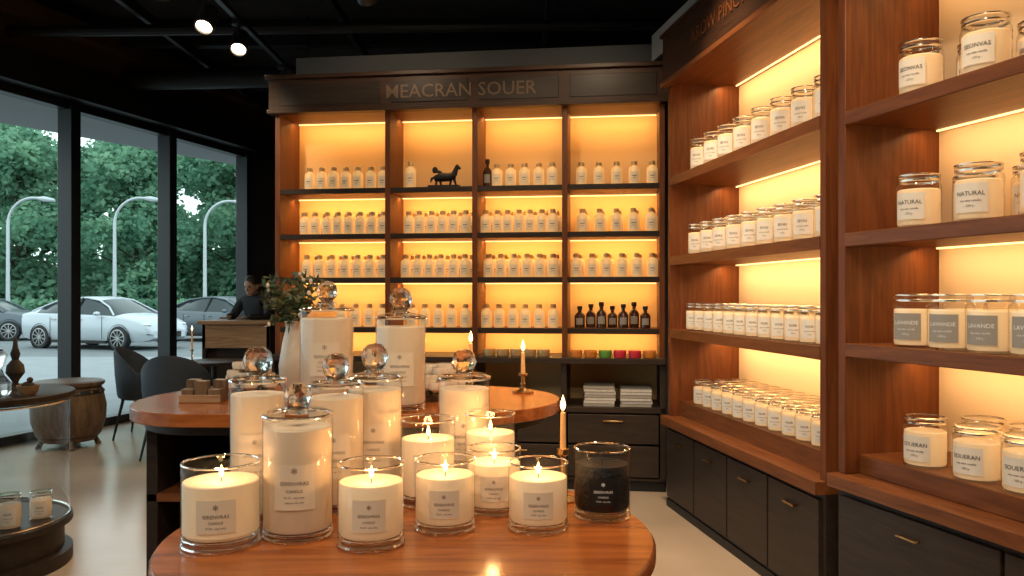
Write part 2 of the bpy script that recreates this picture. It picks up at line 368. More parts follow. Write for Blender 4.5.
def bottle(mb,x,y,z,r,h,ang=-PI/2):
    c=(x,y,z)
    mb.lathe([(0,0),(r*.95,0),(r,.006),(r,h*.66),(r*.85,h*.74),(r*.45,h*.79),(r*.42,h*.84)],'wax_bottle_glow',c=c,seg=14)
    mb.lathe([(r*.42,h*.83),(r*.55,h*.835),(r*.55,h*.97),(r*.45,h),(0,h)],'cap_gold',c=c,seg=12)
    patch(mb,c,r*1.02,h*.12,h*.55,ang,.8,'label_glow',6); patch(mb,c,r*1.035,h*.35,h*.38,ang,.4,'ink_soft',3); patch(mb,c,r*1.035,h*.26,h*.275,ang,.3,'ink_soft',3)
def dark_bottle(mb,x,y,z,r,h):
    c=(x,y,z)
    mb.lathe([(0,0),(r,0),(r,h*.55),(r*.7,h*.66),(r*.36,h*.72),(r*.34,h*.84)],'brownbottle',c=c,seg=14)
    mb.lathe([(r*.36,h*.83),(r*.5,h*.84),(r*.5,h),(0,h)],'black',c=c,seg=12); patch(mb,c,r*1.02,h*.15,h*.45,-PI/2,.7,'label_grey',6)
rows={
 0:[(.24,.82,7),(1.04,1.04,1),(1.70,2.12,5),(2.33,2.85,5)],
 1:[(.20,.82,8),(1.02,1.46,6),(1.62,2.12,7),(2.34,2.84,5)],
 2:[(.22,.82,7),(1.00,1.46,6),(1.64,2.12,6),(2.30,2.85,6)],
 3:[(.50,.82,4),(1.05,1.46,5),(1.62,2.12,6),None]}
rnd=random.Random(3)
for k,row in rows.items():
    mb=MB()
    for bay in row:
        if not bay: continue
        a,b_,n=bay
        for i in range(n):
            u=a if n==1 else a+(b_-a)*i/(n-1)
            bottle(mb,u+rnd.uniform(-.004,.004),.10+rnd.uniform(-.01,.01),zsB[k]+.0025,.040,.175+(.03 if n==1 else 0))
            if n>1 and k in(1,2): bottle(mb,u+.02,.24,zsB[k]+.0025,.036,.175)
    if k==0: dark_bottle(mb,1.63,.10,zsB[0]+.0025,.034,.21)
    mb.obj('candle_bottle_row',M=MBk)
mb=MB()
for i in range(7): dark_bottle(mb,2.32+i*.08,.12+.07*(i%2),zsB[3]+.0025,.038,.16+.03*((i*7)%3)/2)
mb.obj('dark_bottle_row',M=MBk)
mb=MB()
for i,mt in enumerate(['tin_orange','tin_orange','tin_green','tin_red','tin_red','tin_orange']):
    x=2.30+i*.105; mb.lathe([(0,0),(.042,0),(.045,.006),(.045,.03),(.047,.032),(.047,.048),(.043,.052),(0,.052)],mt,c=(x,-.04,.951),seg=20)
for i in range(5):
    x=1.66+i*.1; mb.lathe([(0,0),(.042,0),(.045,.006),(.045,.03),(.047,.032),(.047,.048),(.043,.052),(0,.052)],'cap_gold',c=(x,.0,.951),seg=20)
mb.obj('candle_tins',M=MBk,)
mb=MB()
for j,(x,n) in enumerate(((2.36,7),(2.62,6))):
    for i in range(n):
        o=rnd.uniform(-.008,.008); mb.box((x+o,-.06+o,.601+i*.021),(x+.22+o,.2+o,.619+i*.021),'paper' if i%3 else 'label_grey')
mb.obj('magazine_stack',M=MBk)
mb=MB(); z=zsB[0]+.0025
mb.box((1.18,.06,z),(1.42,.16,z+.02),'black')
mb.tube([(1.22,.11,z+.075),(1.27,.11,z+.085),(1.33,.11,z+.085),(1.38,.11,z+.10)],[.02,.035,.032,.025],'black',10)
mb.tube([(1.37,.11,z+.10),(1.385,.11,z+.14),(1.395,.11,z+.165)],[.026,.018,.015],'black',8)
mb.tube([(1.388,.11,z+.168),(1.42,.11,z+.145)],[.017,.009],'black',8)
for x,dx in ((1.24,-.01),(1.26,.015),(1.35,-.01),(1.37,.02)): mb.tube([(x,.11,z+.08),(x+dx*.5,.11,z+.045),(x+dx,.11,z+.02)],[.014,.009,.008],'black',6)
mb.tube([(1.22,.11,z+.085),(1.20,.11,z+.075),(1.19,.11,z+.045)],[.007,.011,.004],'black',6)
mb.sphere((1.225,.11,z+.14),(.022,.016,.026),'black'); mb.tube([(1.29,.11,z+.1),(1.26,.11,z+.125),(1.225,.11,z+.13)],[.014,.014,.012],'black',6)
mb.obj('horse_sculpture',M=MBk)
def stock(M,z,cfg,r,h,lab='label',text=None,ang=-PI/2):
    mb=MB()
    for x,y in cfg: jar_small(mb,x,y,z,r,h,lab,ang+rnd.uniform(-.08,.08),text)
    mb.obj('candle_jar_row',M=M)
def grid(x0,x1,n,ys,jit=.006):
    return [(x0+(x1-x0)*i/(n-1)+(.03 if k%2 else 0)+rnd.uniform(-jit,jit),y) for k,y in enumerate(ys) for i in range(n)]
AA=-PI/2+.80
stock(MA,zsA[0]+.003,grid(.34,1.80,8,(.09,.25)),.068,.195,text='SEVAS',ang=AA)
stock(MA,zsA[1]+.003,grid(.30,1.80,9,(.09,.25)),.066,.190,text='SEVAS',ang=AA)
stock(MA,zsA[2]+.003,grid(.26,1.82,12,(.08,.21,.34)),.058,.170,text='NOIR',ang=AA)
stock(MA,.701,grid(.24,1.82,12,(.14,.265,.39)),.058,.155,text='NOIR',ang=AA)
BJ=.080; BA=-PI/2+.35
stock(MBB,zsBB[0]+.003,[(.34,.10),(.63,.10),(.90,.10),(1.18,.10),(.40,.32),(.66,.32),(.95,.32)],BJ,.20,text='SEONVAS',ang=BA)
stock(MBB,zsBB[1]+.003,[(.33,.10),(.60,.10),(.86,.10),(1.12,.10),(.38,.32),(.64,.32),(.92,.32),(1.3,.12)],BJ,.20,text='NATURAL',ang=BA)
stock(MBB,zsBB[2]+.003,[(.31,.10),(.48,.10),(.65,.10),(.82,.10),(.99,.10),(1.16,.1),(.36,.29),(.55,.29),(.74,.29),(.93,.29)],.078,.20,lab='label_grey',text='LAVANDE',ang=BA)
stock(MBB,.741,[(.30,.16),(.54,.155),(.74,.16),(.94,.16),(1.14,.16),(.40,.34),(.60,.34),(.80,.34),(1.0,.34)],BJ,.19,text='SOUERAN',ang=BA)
# ---------------------------------------------------------------- hero candles
TZ=.8
def flame(mb,c,z,s=1.0):
    mb.lathe([(0,0),(.004*s,.004*s),(.0065*s,.012*s),(.0055*s,.02*s),(.0025*s,.03*s),(0,.038*s)],'flame',c=(c[0],c[1],z),seg=10)
def flame_light(p,parent,power=.6):
    l=bpy.data.lights.new('flame_light','POINT'); l.energy=power; l.color=(1,.52,.18); l.shadow_soft_size=.012
    o=bpy.data.objects.new('flame_light',l); scene.collection.objects.link(o); o.location=p; o.parent=parent
def ring(mb,R,z,t,mat,seg=48):
    mb.lathe([(R-t*math.cos(2*PI*k/8),z+t*math.sin(2*PI*k/8)) for k in range(9)],mat,seg=seg)
def glass_base(e,r,b):
    mb=MB()
    mb.lathe([(r*.93,.003),(r,.012),(r,b)],'glass_thin',seg=48); mb.lathe([(r*.62,.003),(r*.70,b*.5),(r*.93,b*.95)],'glass_thin',seg=48)
    ring(mb,r*.955,.006,.0055,'crystal'); ring(mb,r*.95,b*.86,.0035,'crystal')
    mb.obj('glass_base',parent=e)
def hero(x,y,w,h,wax='wax_lit_glow',lit=True,name='candle_jar',dark=False):
    r=w/2; e=empty(name,Matrix.Translation((x,y,TZ)))
    ang=math.atan2(-y,-x*.6)
    c=(0,0,0); b=h*.13
    glass_base(e,r,b)
    mb=MB()
    mb.lathe([(r,b),(r,h-.004)],'glass_thin',c=c,seg=48)
    ring(mb,r*.975,h-.002,.0030,'crystal')
    mb.obj('glass_wall',parent=e)
    f=.76; zw=h*f
    mb=MB()
    wx='wax_black' if dark else wax
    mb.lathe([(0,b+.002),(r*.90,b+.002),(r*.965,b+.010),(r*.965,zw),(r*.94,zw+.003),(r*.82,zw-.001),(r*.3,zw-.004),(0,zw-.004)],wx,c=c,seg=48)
    mb.tube([(0,0,zw-.006),(.001,0,zw+.012)],.0016,'ink',6)
    if lit: flame(mb,(0.001,0,0),zw+.008,.85)
    mb.obj('wax',parent=e)
    mb=MB(); lab='black' if dark else 'label_wax_glow'; ink='ink_white' if dark else 'ink_soft'
    patch(mb,c,r*1.004,b+h*.12,b+h*.50,ang,.50,lab,16)
    bent_text(mb,'SERENVRAS',r*.13,c,r*1.012,b+h*.31,ang,ink); bent_text(mb,'CANDLE',r*.095,c,r*1.012,b+h*.24,ang,ink); bent_text(mb,'N 04 - soy wax',r*.08,c,r*1.012,b+h*.18,ang,ink)
    bent_text(mb,'*',r*.32,c,r*1.012,b+h*.39,ang,ink)
    mb.obj('label',parent=e)
    if lit: flame_light((0,0,zw+.03),e)
    return e
hero(-.702,1.93,.182,.20); hero(-.340,1.93,.159,.197); hero(-.1725,2.06,.155,.18)
hero(.067,2.06,.154,.173); hero(-.05,2.22,.15,.178); hero(-.2415,2.30,.156,.246); hero(-.065,2.385,.15,.249)
hero(.244,2.17,.152,.188,dark=True,lit=False)
def lidded(x,y,w,h,kt,tz=TZ):
    r=w/2; e=empty('lidded_candle_jar',Matrix.Translation((x,y,tz))); ang=math.atan2(-y,-x*.6); c=(0,0,0); b=h*.07
    glass_base(e,r,b)
    mb=MB(); mb.lathe([(r,b),(r,h-.012),(r*.98,h-.004),(r*.94,h-.004)],'glass_thin',seg=48); mb.obj('glass_wall',parent=e)
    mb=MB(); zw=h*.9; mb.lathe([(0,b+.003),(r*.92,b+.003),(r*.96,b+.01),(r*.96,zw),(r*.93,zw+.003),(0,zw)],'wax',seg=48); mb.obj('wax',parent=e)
    R=min(.041,(kt-h)*.43); nz=kt-2*R
    mb=MB(); ring(mb,r*.985,h+.001,.005,'crystal')
    mb.lathe([(r*1.0,h+.004),(r*.85,h+.012),(r*.5,h+.018),(r*.3,max(h+.02,nz-.004))],'glass_thin',seg=48)
    ring(mb,r*.33,max(h+.018,nz-.003),.004,'crystal',32)
    mb.lathe([(0,h+.002),(r*.30,h+.004),(r*.24,nz),(r*.22,nz+.006),(0,nz+.006)],'crystal',seg=32)
    mb.obj('lid',parent=e)
    # cut-crystal finial: alternating triangular facets, small flat table on top
    vs=[];rings_=[]
    lev=[(.45,0),(.86,.42),(1.0,1.0),(.86,1.58),(.50,1.93),(.0,2.0)]
    S=9
    for k,(q,t) in enumerate(lev):
        if q<1e-6: vs.append((0,0,nz+R*t)); continue
        for i in range(S):
            a=2*PI*(i+.5*(k%2))/S; vs.append((R*q*math.cos(a),R*q*math.sin(a),nz+R*t))
    fs=[tuple(range(S))[::-1]]
    for k in range(4):
        for i in range(S):
            A=k*S+i; B=k*S+(i+1)%S; C=(k+1)*S+i; D=(k+1)*S+(i+1)%S
            if k%2==0: fs+= [(A,B,C),(B,D,C)]
            else: fs+= [(A,D,C),(A,B,D)]
    for i in range(S): fs.append((4*S+i,4*S+(i+1)%S,5*S))
    mb=MB(); mb.add(vs,fs,'crystal'); mb.obj('finial',parent=e,smooth=False)
    mb=MB(); patch(mb,c,r*1.004,h*.28,h*.64,ang,.58,'label_wax_glow',16)
    bent_text(mb,'*',r*.42,c,r*1.012,h*.57,ang,'ink_soft'); bent_text(mb,'SERENVRAS',r*.155,c,r*1.012,h*.49,ang,'ink_soft'); bent_text(mb,'CANDLE',r*.12,c,r*1.012,h*.43,ang,'ink_soft')
    bent_text(mb,'N 12 - soy wax',r*.09,c,r*1.012,h*.38,ang,'ink_soft'); bent_text(mb,'maison de cire',r*.09,c,r*1.012,h*.34,ang,'ink_soft'); mb.obj('label',parent=e)
lidded(-.535,2.0,.172,.30,.382); lidded(-.683,2.15,.145,.37,.463); lidded(-.495,2.25,.155,.347,.437)
lidded(-.411,2.40,.163,.351,.456); lidded(-.151,2.52,.162,.339,.43)
lidded(-.717,3.1,.205,.342,.455,1.0); lidded(-.389,2.8,.175,.3195,.425,1.0)
# front table
mb=MB(); C=(-.254,2.03,0)
mb.lathe([(0,.745),(.575,.745),(.60,.755),(.61,.765),(.61,.79),(.603,.8),(0,.8)],'tabletop',seg=96)
mb.lathe([(0,0),(.34,0),(.34,.03),(.30,.045),(.10,.06),(.07,.12),(.06,.4),(.075,.62),(.16,.70),(.5,.705),(.5,.745)],'walnut',seg=48)
mb.obj('round_table',M=Matrix.Translation(C))
# rear table
def rt(off=0):
    pts=[]
    for i in range(33):
        a=-PI/2+PI*i/32; pts.append((-.27+(.455-off)*math.cos(a),3.115+(.435-off)*math.sin(a)))
    for i in range(25):
        a=PI/2+PI*i/24; ca,sa=math.cos(a),math.sin(a)
        pts.append((-1.10-(.33-off)*abs(ca),3.115+(.435-off)*sa))
    return pts
mb=MB(); mb.poly(rt(0),.955,1.0,'tabletop'); mb.poly(rt(.05),.92,.955,'darkwood')
X0,X1,Y0,Y1=-1.29,.02,2.82,3.42
mb.box((X0,Y0,0),(X0+.04,Y1,.92),'darkwood'); mb.box((X1-.04,Y0,0),(X1,Y1,.92),'darkwood'); mb.box((X0,Y1-.03,0),(X1,Y1,.92),'darkwood')
mb.box((-.68,Y0,0),(-.64,Y1,.92),'darkwood')
for z in (.08,.42,.70): mb.box((X0,Y0,z-.03),(X1,Y1,z),'walnut')
mb.obj('display_table',bevel=.003)
def taper(x,y,z,hz,ht,name='candlestick',pw=.6):
    e=empty(name,Matrix.Translation((x,y,z)))
    mb=MB(); mb.lathe([(0,0),(.045,0),(.046,.006),(.02,.014),(.008,.022),(.007,hz*.4),(.013,hz*.46),(.007,hz*.52),(.007,hz*.85),(.018,hz*.9),(.018,hz),(.010,hz),(.0,hz*.95)],'brass',seg=20); mb.obj('holder',parent=e)
    mb=MB(); mb.lathe([(0,hz*.95),(.009,hz*.95),(.0075,ht),(.005,ht+.003),(0,ht+.002)],'wax_taper_glow',seg=14); mb.tube([(0,0,ht),(0,0,ht+.01)],.001,'ink',5); flame(mb,(0,0,0),ht+.006,1.25); mb.obj('taper',parent=e)
    flame_light((0,0,ht+.03),e,pw)
taper(.149,2.34,.8,.15,.255); taper(.045,3.27,1.0,.08,.165); taper(-.17,3.3,1.0,.08,.20)
def roses(x,y,z,n,sp):
    mb=MB(); rr=random.Random(int(x*100))
    for i in range(n):
        a=rr.uniform(0,2*PI); q=sp*math.sqrt(rr.random()); cx,cy=q*math.cos(a),q*math.sin(a); cz=.05+.10*(1-(q/sp)**2)*rr.uniform(.7,1)
        for k in range(4):
            R=.032*(1-k*.2)
            for j in range(5):
                b0=j*2*PI/5+k*.5
                mb.lathe([(R*.3,0),(R*.9,R*.35),(R,R*.9),(R*.92,R*1.2)],'rose',c=(cx+.003*math.cos(b0),cy+.003*math.sin(b0),cz-.03+k*.006),seg=5,a0=b0,a1=b0+1.5)
        mb.tube([(cx*.6,cy*.6,.01),(cx,cy,cz-.028)],.003,'leaf_green',5)
    for i in range(n*2):
        a=rr.uniform(0,2*PI); q=sp*.9; p=Vector((q*math.cos(a),q*math.sin(a),rr.uniform(.018,.07))); d=Vector((math.cos(a),math.sin(a),.1))*.02; s=Vector((-math.sin(a),math.cos(a),0))*.012
        mb.add([p-d,p+s,p+d,p-s],[(0,1,2,3)],'leaf_green')
    mb.lathe([(0,0),(sp*.8,0),(sp,.025),(sp*.98,.027),(0,.008)],'oldwood',seg=20)
    mb.obj('rose_arrangement',M=Matrix.Translation((x,y,z)))
roses(-.29,3.08,1.0,22,.09); roses(-1.05,3.22,1.0,20,.08)
e=empty('flower_vase',Matrix.Translation((-.93,3.40,1.0)))
mb=MB(); mb.lathe([(0,0),(.04,0),(.055,.03),(.06,.10),(.045,.2),(.03,.26),(.036,.29),(.03,.285),(.025,.26),(0,.26)],'vase_white',seg=28); mb.obj('vase',parent=e)
mb=MB(); rr=random.Random(5)
for i in range(64):
    a=rr.uniform(0,2*PI); q=rr.uniform(.02,.15); hh=rr.uniform(.30,.52)-q*.3; p0=Vector((0,0,.26)); p1=Vector((q*.5*math.cos(a),q*.5*math.sin(a),(.26+hh)/2+.03)); p2=Vector((q*math.cos(a),q*math.sin(a),hh))
    mb.tube([p0,p1,p2],.0015,'leaf_green',4)
    for j in range(10):
        t=rr.uniform(.3,1); p=p0.lerp(p1,t*2) if t<.5 else p1.lerp(p2,t*2-1)
        d=Vector((rr.uniform(-1,1),rr.uniform(-1,1),rr.uniform(-.3,1))).normalized(); s=d.cross(Vector((rr.uniform(-1,1),rr.uniform(-1,1),.3))).normalized()
        mb.add([p,p+d*.018+s*.008,p+d*.042,p+d*.018-s*.008],[(0,1,2,3)],'leaf_dry' if j%2 else 'leaf_green')
    if i%4==0: mb.sphere(p2,(.008,.008,.010),'rose',8,6)
mb.obj('foliage',parent=e)
mb=MB()
for i in range(3):
    for j in range(2): mb.box((-1.23+i*.05,2.97+j*.05,1.0),(-1.185+i*.05,3.015+j*.05,1.05+.03*((i+j)%2)),'oldwood')
mb.box((-1.235,2.96,1.0),(-1.08,2.968,1.03),'lightwood')
mb.obj('wooden_box_set',bevel=.003)
# ---------------------------------------------------------------- left side furniture
mb=MB()
mb.lathe([(0,.86),(.44,.86),(.45,.87),(.45,.895),(.44,.90),(0,.90)],'darkwood',seg=64)
mb.lathe([(0,0),(.43,0),(.44,.01),(.44,.07),(.40,.08),(.40,.20),(.44,.21),(.44,.24),(0,.24)],'darkwood',seg=64)
mb.lathe([(.425,.24),(.425,.86)],'glass_thin',seg=64); ring(mb,.425,.85,.006,'silver',64); ring(mb,.425,.25,.006,'silver',64)
mb.tube([(.0,.1,.24),(.0,.1,.86)],.02,'blackmetal',10)
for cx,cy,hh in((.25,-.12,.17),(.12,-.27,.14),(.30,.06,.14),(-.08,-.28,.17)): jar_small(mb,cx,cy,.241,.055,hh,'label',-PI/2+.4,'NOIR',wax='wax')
mb.obj('display_case',M=Matrix.Translation((-2.75,4.1,0)))
mb=MB(); mb.lathe([(0,0),(.05,0),(.06,.02),(.06,.06),(.03,.1),(.02,.13),(.03,.15),(.045,.2),(.02,.23),(0,.24)],'crystal',seg=10); mb.obj('crystal_decanter',M=Matrix.Translation((-2.56,3.98,.9)),smooth=False)
mb=MB(); mb.lathe([(0,0),(.05,0),(.045,.015),(.014,.035),(.018,.05),(.045,.09),(.04,.13),(.016,.16),(.024,.19),(.014,.22),(.008,.27),(0,.28)],'bark',seg=20); mb.obj('incense_burner',M=Matrix.Translation((-2.62,4.22,.9)))
mb=MB(); mb.lathe([(0,0),(.03,0),(.045,.02),(.05,.05),(.045,.05),(.03,.02),(0,.012)],'lightwood',seg=24); mb.sphere((0,0,.05),(.03,.03,.018),'bark'); mb.sphere((.01,0,.075),(.015,.015,.015),'bark'); mb.obj('wooden_bowl',M=Matrix.Translation((-2.42,4.0,.9)))
mb=MB(); mb.lathe([(0,.06),(.22,.06),(.27,.12),(.31,.25),(.315,.38),(.29,.50),(.27,.56),(.29,.565),(.30,.58),(.30,.60),(.28,.61),(0,.61)],'oldwood',seg=40)
mb.lathe([(.292,.49),(.298,.50),(.285,.53)],'blackmetal',seg=40); mb.lathe([(.255,.10),(.262,.11),(.272,.13)],'blackmetal',seg=40)
for i in range(16):
    a=i*PI/8; mb.sphere((.29*math.cos(a),.29*math.sin(a),.515),.012,'brass',8,6)
for i in range(4):
    a=i*PI/2+.6; mb.tube([(.2*math.cos(a),.2*math.sin(a),.1),(.23*math.cos(a),.23*math.sin(a),.04),(.25*math.cos(a),.25*math.sin(a),0)],[.03,.022,.028],'oldwood',10)
mb.obj('drum_stool',M=Matrix.Translation((-4.1,7.4,0)))
def tub_chair(x,y,rot):
    mb=MB()
    prof=[(.235,.42),(.27,.42),(.29,.6),(.30,.80),(.285,.83),(.265,.80),(.25,.6),(.235,.42)]
    seg=28; a0,a1=-.1,PI+.1
    vs=[];fs=[];n=len(prof)
    for i in range(seg+1):
        a=a0+(a1-a0)*i/seg; k=math.sin(max(0,min(PI,a)))**.8 if 0<a<PI else 0
        for r,z in prof: vs.append((r*math.cos(a),r*math.sin(a)*1.02,.42+(z-.42)*(.55+.60*k)))
    for i in range(seg):
        for j in range(n-1): fs.append((i*n+j,(i+1)*n+j,(i+1)*n+j+1,i*n+j+1))
    fs.append(tuple(range(n-1))); fs.append(tuple(seg*n+j for j in range(n-1))[::-1])
    mb.add(vs,fs,'upholstery')
    mb.lathe([(0,.38),(.24,.38),(.27,.40),(.27,.46),(.24,.49),(0,.50)],'upholstery',seg=32)
    for sx in(-1,1):
        for sy in (-1,1): mb.tube([(sx*.17,sy*.17,.39),(sx*.24,sy*.24,0)],[.016,.01],'blackmetal',8)
    mb.obj('tub_armchair',M=Matrix.Translation((x,y,0))@Matrix.Rotation(rot,4,'Z'))
tub_chair(-2.92,7.0,PI+.1); tub_chair(-3.62,7.95,PI/2+.1)
mb=MB(); mb.lathe([(0,.72),(.31,.72),(.32,.73),(.32,.745),(.31,.75),(0,.75)],'darkwood',seg=40); mb.lathe([(0,0),(.2,0),(.2,.02),(.03,.04),(.025,.70),(.08,.72)],'blackmetal',seg=24)
mb.obj('bistro_table',M=Matrix.Translation((-2.95,7.92,0)))
taper(-3.12,7.80,.75,.12,.30)
mb=MB(); mb.box((-3.42,8.68,1.08),(-2.60,9.14,1.12),'lightwood'); mb.box((-3.38,8.72,0),(-3.34,9.1,1.08),'darkwood'); mb.box((-2.68,8.72,0),(-2.64,9.1,1.08),'darkwood')
mb.box((-3.38,8.72,.82),(-2.64,8.76,1.08),'lightwood'); mb.box((-3.38,8.8,.02),(-2.64,8.84,.82),'darkwood'); mb.box((-3.38,8.84,.5),(-2.64,9.1,.53),'darkwood')
mb.obj('reception_desk',bevel=.004)
# ---------------------------------------------------------------- man behind desk
man=empty('man',Matrix.Translation((-2.96,9.42,0))@Matrix.Rotation(-.35,4,'Z'))
def skin(name,nodes,edges,mat,parent,sub=2,root=0):
    me=bpy.data.meshes.new(name); me.from_pydata([n[0] for n in nodes],edges,[]); me.materials.append(MAT[mat])
    ob=bpy.data.objects.new(name,me); scene.collection.objects.link(ob); ob.parent=parent
    md=ob.modifiers.new('skin','SKIN'); md.use_smooth_shade=True
    sv=me.skin_vertices[0].data if me.skin_vertices else None
    if sv is None:
        bpy.context.view_layer.objects.active=ob; bpy.ops.object.modifier_add(type='SKIN'); sv=me.skin_vertices[0].data
    for i,n in enumerate(nodes): sv[i].radius=(n[1],n[2] if len(n)>2 else n[1]); sv[i].use_root=(i==root)
    s=ob.modifiers.new('sub','SUBSURF'); s.levels=sub; s.render_levels=sub
    return ob
N=[((0,0,.90),.15,.11),((0,-.02,1.04),.15,.11),((0,-.07,1.22),.18,.12),((0,-.11,1.36),.10,.08),((0,-.13,1.43),.058),
 ((.18,-.09,1.34),.068),((.25,-.19,1.14),.052),((.13,-.40,1.16),.036),
 ((-.18,-.09,1.34),.068),((-.25,-.19,1.14),.052),((-.13,-.40,1.16),.036),
 ((.09,0,.84),.09),((.10,-.02,.48),.062),((.10,.02,.10),.045),((.11,-.12,.035),.035),
 ((-.09,0,.84),.09),((-.10,-.02,.48),.062),((-.10,.02,.10),.045),((-.11,-.12,.035),.035)]
E=[(0,1),(1,2),(2,3),(3,4),(3,5),(5,6),(6,7),(3,8),(8,9),(9,10),(0,11),(11,12),(12,13),(13,14),(0,15),(15,16),(16,17),(17,18)]
try:
    skin('body',N,E,'cloth',man)
    for s in (1,-1):
        hn=[((s*.13,-.40,1.155),.024,.02),((s*.12,-.45,1.145),.03,.016)]; he=[(0,1)]
        for k,(dx,L) in enumerate(((-.027,.065),(-.009,.075),(.009,.07),(.026,.055))):
            i=len(hn); bx=s*.12+dx
            hn+=[((bx,-.475,1.142),.0095),((bx+dx*.1,-.475-L*.5,1.145),.0085),((bx+dx*.15,-.475-L,1.132),.007)]; he+=[(1,i),(i,i+1),(i+1,i+2)]
        i=len(hn); hn+=[((s*.12-s*.035,-.44,1.142),.010),((s*.12-s*.052,-.475,1.134),.009)]; he+=[(0,i),(i,i+1)]
        skin('hand_left' if s>0 else 'hand_right',hn,he,'skin',man,1)
except Exception as ex: print('skin failed',ex)
R=Matrix.Translation((0,-.165,1.505))@Matrix.Rotation(.35,4,'X')
mb=MB(); mb.sphere((0,0,0),(.073,.09,.108),'skin',24,16,M=R); mb.sphere((0,-.045,-.06),(.048,.045,.045),'skin',16,10,M=R)
mb.tube([(0,.02,-.13),(0,.015,-.05)],.05,'skin',14,M=R)
mb.tube([(0,-.086,.012),(0,-.103,-.022),(0,-.09,-.03)],[.008,.014,.01],'skin',8,M=R)
for s in(-1,1):
    mb.sphere((s*.074,.005,-.01),(.01,.02,.03),'skin',10,8,M=R); mb.sphere((s*.03,-.078,.008),(.012,.008,.008),'eye',10,8,M=R); mb.box((s*.03-.016,-.092,.024),(s*.03+.016,-.08,.03),'hair',M=R)
mb.sphere((0,-.086,-.055),(.022,.008,.006),'lips',10,6,M=R)
mb.sphere((0,.018,.028),(.082,.092,.098),'hair',24,14,M=R)
mb.obj('head',parent=man)
# ---------------------------------------------------------------- outdoors
mb=MB(); mb.box((-90,-30,-.14),(40,100,-.11),'asphalt'); mb.obj('ground_street',smooth=False)
mb=MB(); mb.poly([(-8.1,-4),(-4.9,7.4),(-3.3,12.2),(-6.5,18.5),(-17,18.5),(-17,-4)],-.11,-.03,'pavement'); mb.obj('pavement',smooth=False)
mb=MB(); mb.poly([(-7.2,-1.0),(-10.3,0.0),(-6.6,8.3),(-4.2,12.6),(-3.45,12.4)],3.42,3.70,'canopy'); mb.obj('canopy_roof',smooth=False)
def streetlamp(x,y):
    mb=MB(); pts=[(0,0,0),(0,0,2),(0,0,4.2)]
    for i in range(1,9):
        a=i/8*PI*.55; pts.append((.95*(1-math.cos(a)),0,4.2+.95*math.sin(a)))
    mb.tube(pts,[.09,.07,.06]+[.05]*8,'lamp_post',10); p=pts[-1]
    mb.tube([p,(p[0]+.25,0,p[2]-.03),(p[0]+.65,0,p[2]-.08)],[.05,.11,.06],'lamp_post',10); mb.lathe([(0,0),(.14,0),(.14,.12),(.09,.15)],'lamp_post',seg=16)
    mb.obj('street_lamp',M=Matrix.Translation((x,y,-.11)))
for x,y in((-18.9,30),(-14.9,30),(-11.9,31),(-9.9,33),(-26,30)): streetlamp(x,y)
tree_me=None
def tree(x,y,s,rot):
    global tree_me
    if tree_me is None:
        mb=MB(); rr=random.Random(11)
        mb.tube([(0,0,0),(.1,0,1.5),(0,.1,3.5),(.1,0,6)],[.22,.17,.13,.07],'bark',8)
        blobs=[]
        for i in range(30):
            z=rr.uniform(1.0,9); R=2.7*(1-abs(z-4.2)/6.5)+.5; a=rr.uniform(0,2*PI); q=R*math.sqrt(rr.random()); b=Vector((q*math.cos(a),q*math.sin(a),z)); blobs.append((b,rr.uniform(.9,1.5)))
            mb.tube([(0,0,max(1,z-1.2)),b*.6+Vector((0,0,z*.4-.3)),b],[.06,.04,.02],'bark',5)
        for b,R in blobs:
            for i in range(330):
                d=Vector((rr.gauss(0,1),rr.gauss(0,1),rr.gauss(0,.8))).normalized()*R*rr.uniform(.45,1.05); p=b+d
                u=Vector((rr.uniform(-1,1),rr.uniform(-1,1),rr.uniform(-.6,.6))).normalized(); w=u.cross(d.normalized()+Vector((rr.uniform(-.4,.4),rr.uniform(-.4,.4),rr.uniform(-.4,.4)))).normalized(); k=rr.uniform(.12,.24)
                mb.add([p-u*k,p+w*k*.6,p+u*k,p-w*k*.6],[(0,1,2,3)],'foliage')
        ob=mb.obj('tree',smooth=False); tree_me=ob.data
    else:
        ob=bpy.data.objects.new('tree',tree_me); scene.collection.objects.link(ob)
    ob.location=(x,y,-.12); ob.scale=(s,s,s*1.05); ob.rotation_euler=(0,0,rot)
rr=random.Random(2)
for i in range(14): tree(-38+i*2.8+rr.uniform(-.8,.8),43+rr.uniform(-3,3),rr.uniform(.75,1.2),rr.uniform(0,6))
for i in range(11): tree(-52+i*4.8,60+rr.uniform(-3,3),rr.uniform(1.1,1.6),rr.uniform(0,6))
mb=MB(); rr=random.Random(4)
for i in range(9000):
    p=Vector((rr.uniform(-34,-4),34.5+rr.uniform(-.6,.6),rr.uniform(-.1,1.2))); u=Vector((rr.uniform(-1,1),rr.uniform(-1,1),rr.uniform(-1,1))).normalized(); w=u.cross(Vector((.3,.5,.8))).normalized(); k=.14
    mb.add([p-u*k,p+w*k*.6,p+u*k,p-w*k*.6],[(0,1,2,3)],'foliage')
mb.obj('hedge',smooth=False)
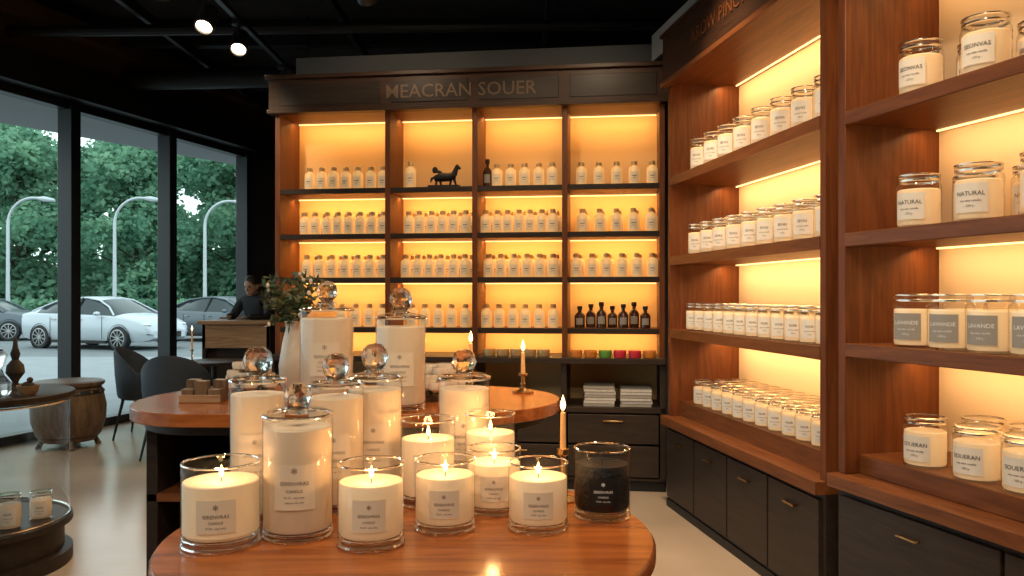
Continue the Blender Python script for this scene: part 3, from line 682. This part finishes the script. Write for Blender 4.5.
def car(x,y,rot,paint):
    mb=MB()
    st=[(-2.32,.66,.45,.80,.86,.56),(-2.25,.80,.30,.96,1.02,.66),(-1.95,.87,.24,.99,1.08,.68),(-1.60,.90,.22,1.00,1.20,.63),(-1.10,.915,.20,.99,1.37,.58),(-.5,.92,.20,.98,1.45,.57),(.0,.92,.20,.97,1.455,.57),(.45,.92,.20,.96,1.38,.58),(.85,.92,.20,.95,1.20,.64),(1.25,.91,.20,.93,.99,.72),(1.7,.89,.21,.87,.92,.68),(2.05,.84,.24,.78,.83,.62),(2.25,.76,.28,.66,.71,.56),(2.34,.62,.34,.52,.56,.46)]
    rg=[]
    for (X,w,zl,zb,zr,wr) in st:
        half=[(w*.90,zl),(w*.99,zl+.14),(w*1.01,(zl+zb)/2),(w*1.0,zb-.05),(w*.955,zb),(wr,zr-.03),(wr*.72,zr),(wr*.35,zr+.015)]
        rg.append([(X,a,z) for a,z in half]+[(X,-a,z) for a,z in half[::-1]])
    n=16; vs=[p for r in rg for p in r]; body=[];glass=[]
    for i in range(len(st)-1):
        for j in range(n-1):
            f=(i*n+j,i*n+j+1,(i+1)*n+j+1,(i+1)*n+j)
            side=j in(4,10); top=j in(5,6,7,8,9)
            if side and 3<=i<=8: glass.append(f)
            elif top and i in(2,3,7,8): glass.append(f)
            else: body.append(f)
        body.append((i*n+n-1,i*n,(i+1)*n,(i+1)*n+n-1))
    body.append(tuple(range(n))); body.append(tuple((len(st)-1)*n+j for j in range(n))[::-1])
    mb.add(vs,body,paint); mb.add(vs,glass,'carglass')
    for s in(-1,1):
        mb.tube([(-.15,s*.885,.965),(-.15,s*.60,1.43)],.028,'black',6)
        mb.tube([(1.22,s*.86,.95),(.85,s*.665,1.18),(.45,s*.60,1.36),(0,s*.585,1.43),(-.5,s*.585,1.425),(-1.1,s*.595,1.345),(-1.6,s*.645,1.175),(-1.95,s*.70,1.05)],.026,paint,6)
        for X in (.86,-.15,-1.02): mb.box((X-.004,s*.934-.004,.30),(X+.004,s*.934+.004,.90),'black')
        for X in (.1,-.85): mb.box((X-.11,s*.94-.012,.82),(X+.05,s*.94+.012,.845),'alloy')
        mb.box((-1.0,s*.90-.03,.18),(1.0,s*.90+.03,.26),'black')
        for X in(-1.42,1.42):
            Rm=Matrix.Translation((X,s*.85,.33))@Matrix.Rotation(-s*PI/2,4,'X')
            mb.lathe([(0,-.1),(.30,-.1),(.335,-.07),(.335,.07),(.31,.10),(.24,.10)],'rubber',seg=28,M=Rm); mb.lathe([(.24,.10),(.22,.06),(.06,.085),(0,.09)],'rubber',seg=28,M=Rm)
            mb.lathe([(.245,.102),(.225,.105)],'alloy',seg=28,M=Rm); mb.lathe([(.05,.1),(0,.105)],'alloy',seg=14,M=Rm)
            for k in range(10): mb.box((-.012,.03,.085),(.012,.235,.102),'alloy',M=Rm@Matrix.Rotation(k*2*PI/10,4,'Z'))
            mb.lathe([(.35,-.05),(.375,.075),(.385,.06)],'black',seg=28,M=Rm)
        mb.sphere((.78,s*1.02,1.0),(.07,.11,.06),paint,10,8); mb.sphere((2.08,s*.66,.70),(.20,.14,.045),'carlight',12,8); mb.sphere((-2.22,s*.64,.88),(.09,.18,.05),'carlight_red',12,8)
    mb.box((2.26,-.42,.34),(2.345,.42,.50),'black')
    mb.obj('car',M=Matrix.Translation((x,y,-.11))@Matrix.Rotation(rot,4,'Z'),sharp=42)
car(-11.7,23,-.34,'carpaint'); car(-9.4,26.5,-.4,'carpaint_dark'); car(-18.0,27.0,.1,'carpaint_dark'); car(-23.5,25,.1,'carpaint')
w=bpy.data.worlds.new('w'); scene.world=w; w.use_nodes=True; bg=w.node_tree.nodes['Background']; bg.inputs[0].default_value=(.80,.90,.93,1); bg.inputs[1].default_value=2.4
cam=bpy.data.cameras.new('cam'); co=bpy.data.objects.new('camera',cam); scene.collection.objects.link(co); co.location=(0,0,1.4); co.rotation_euler=(PI/2,0,0)
cam.lens=28.125; cam.sensor_width=36; cam.shift_y=7/1024; cam.clip_end=300
scene.camera=co
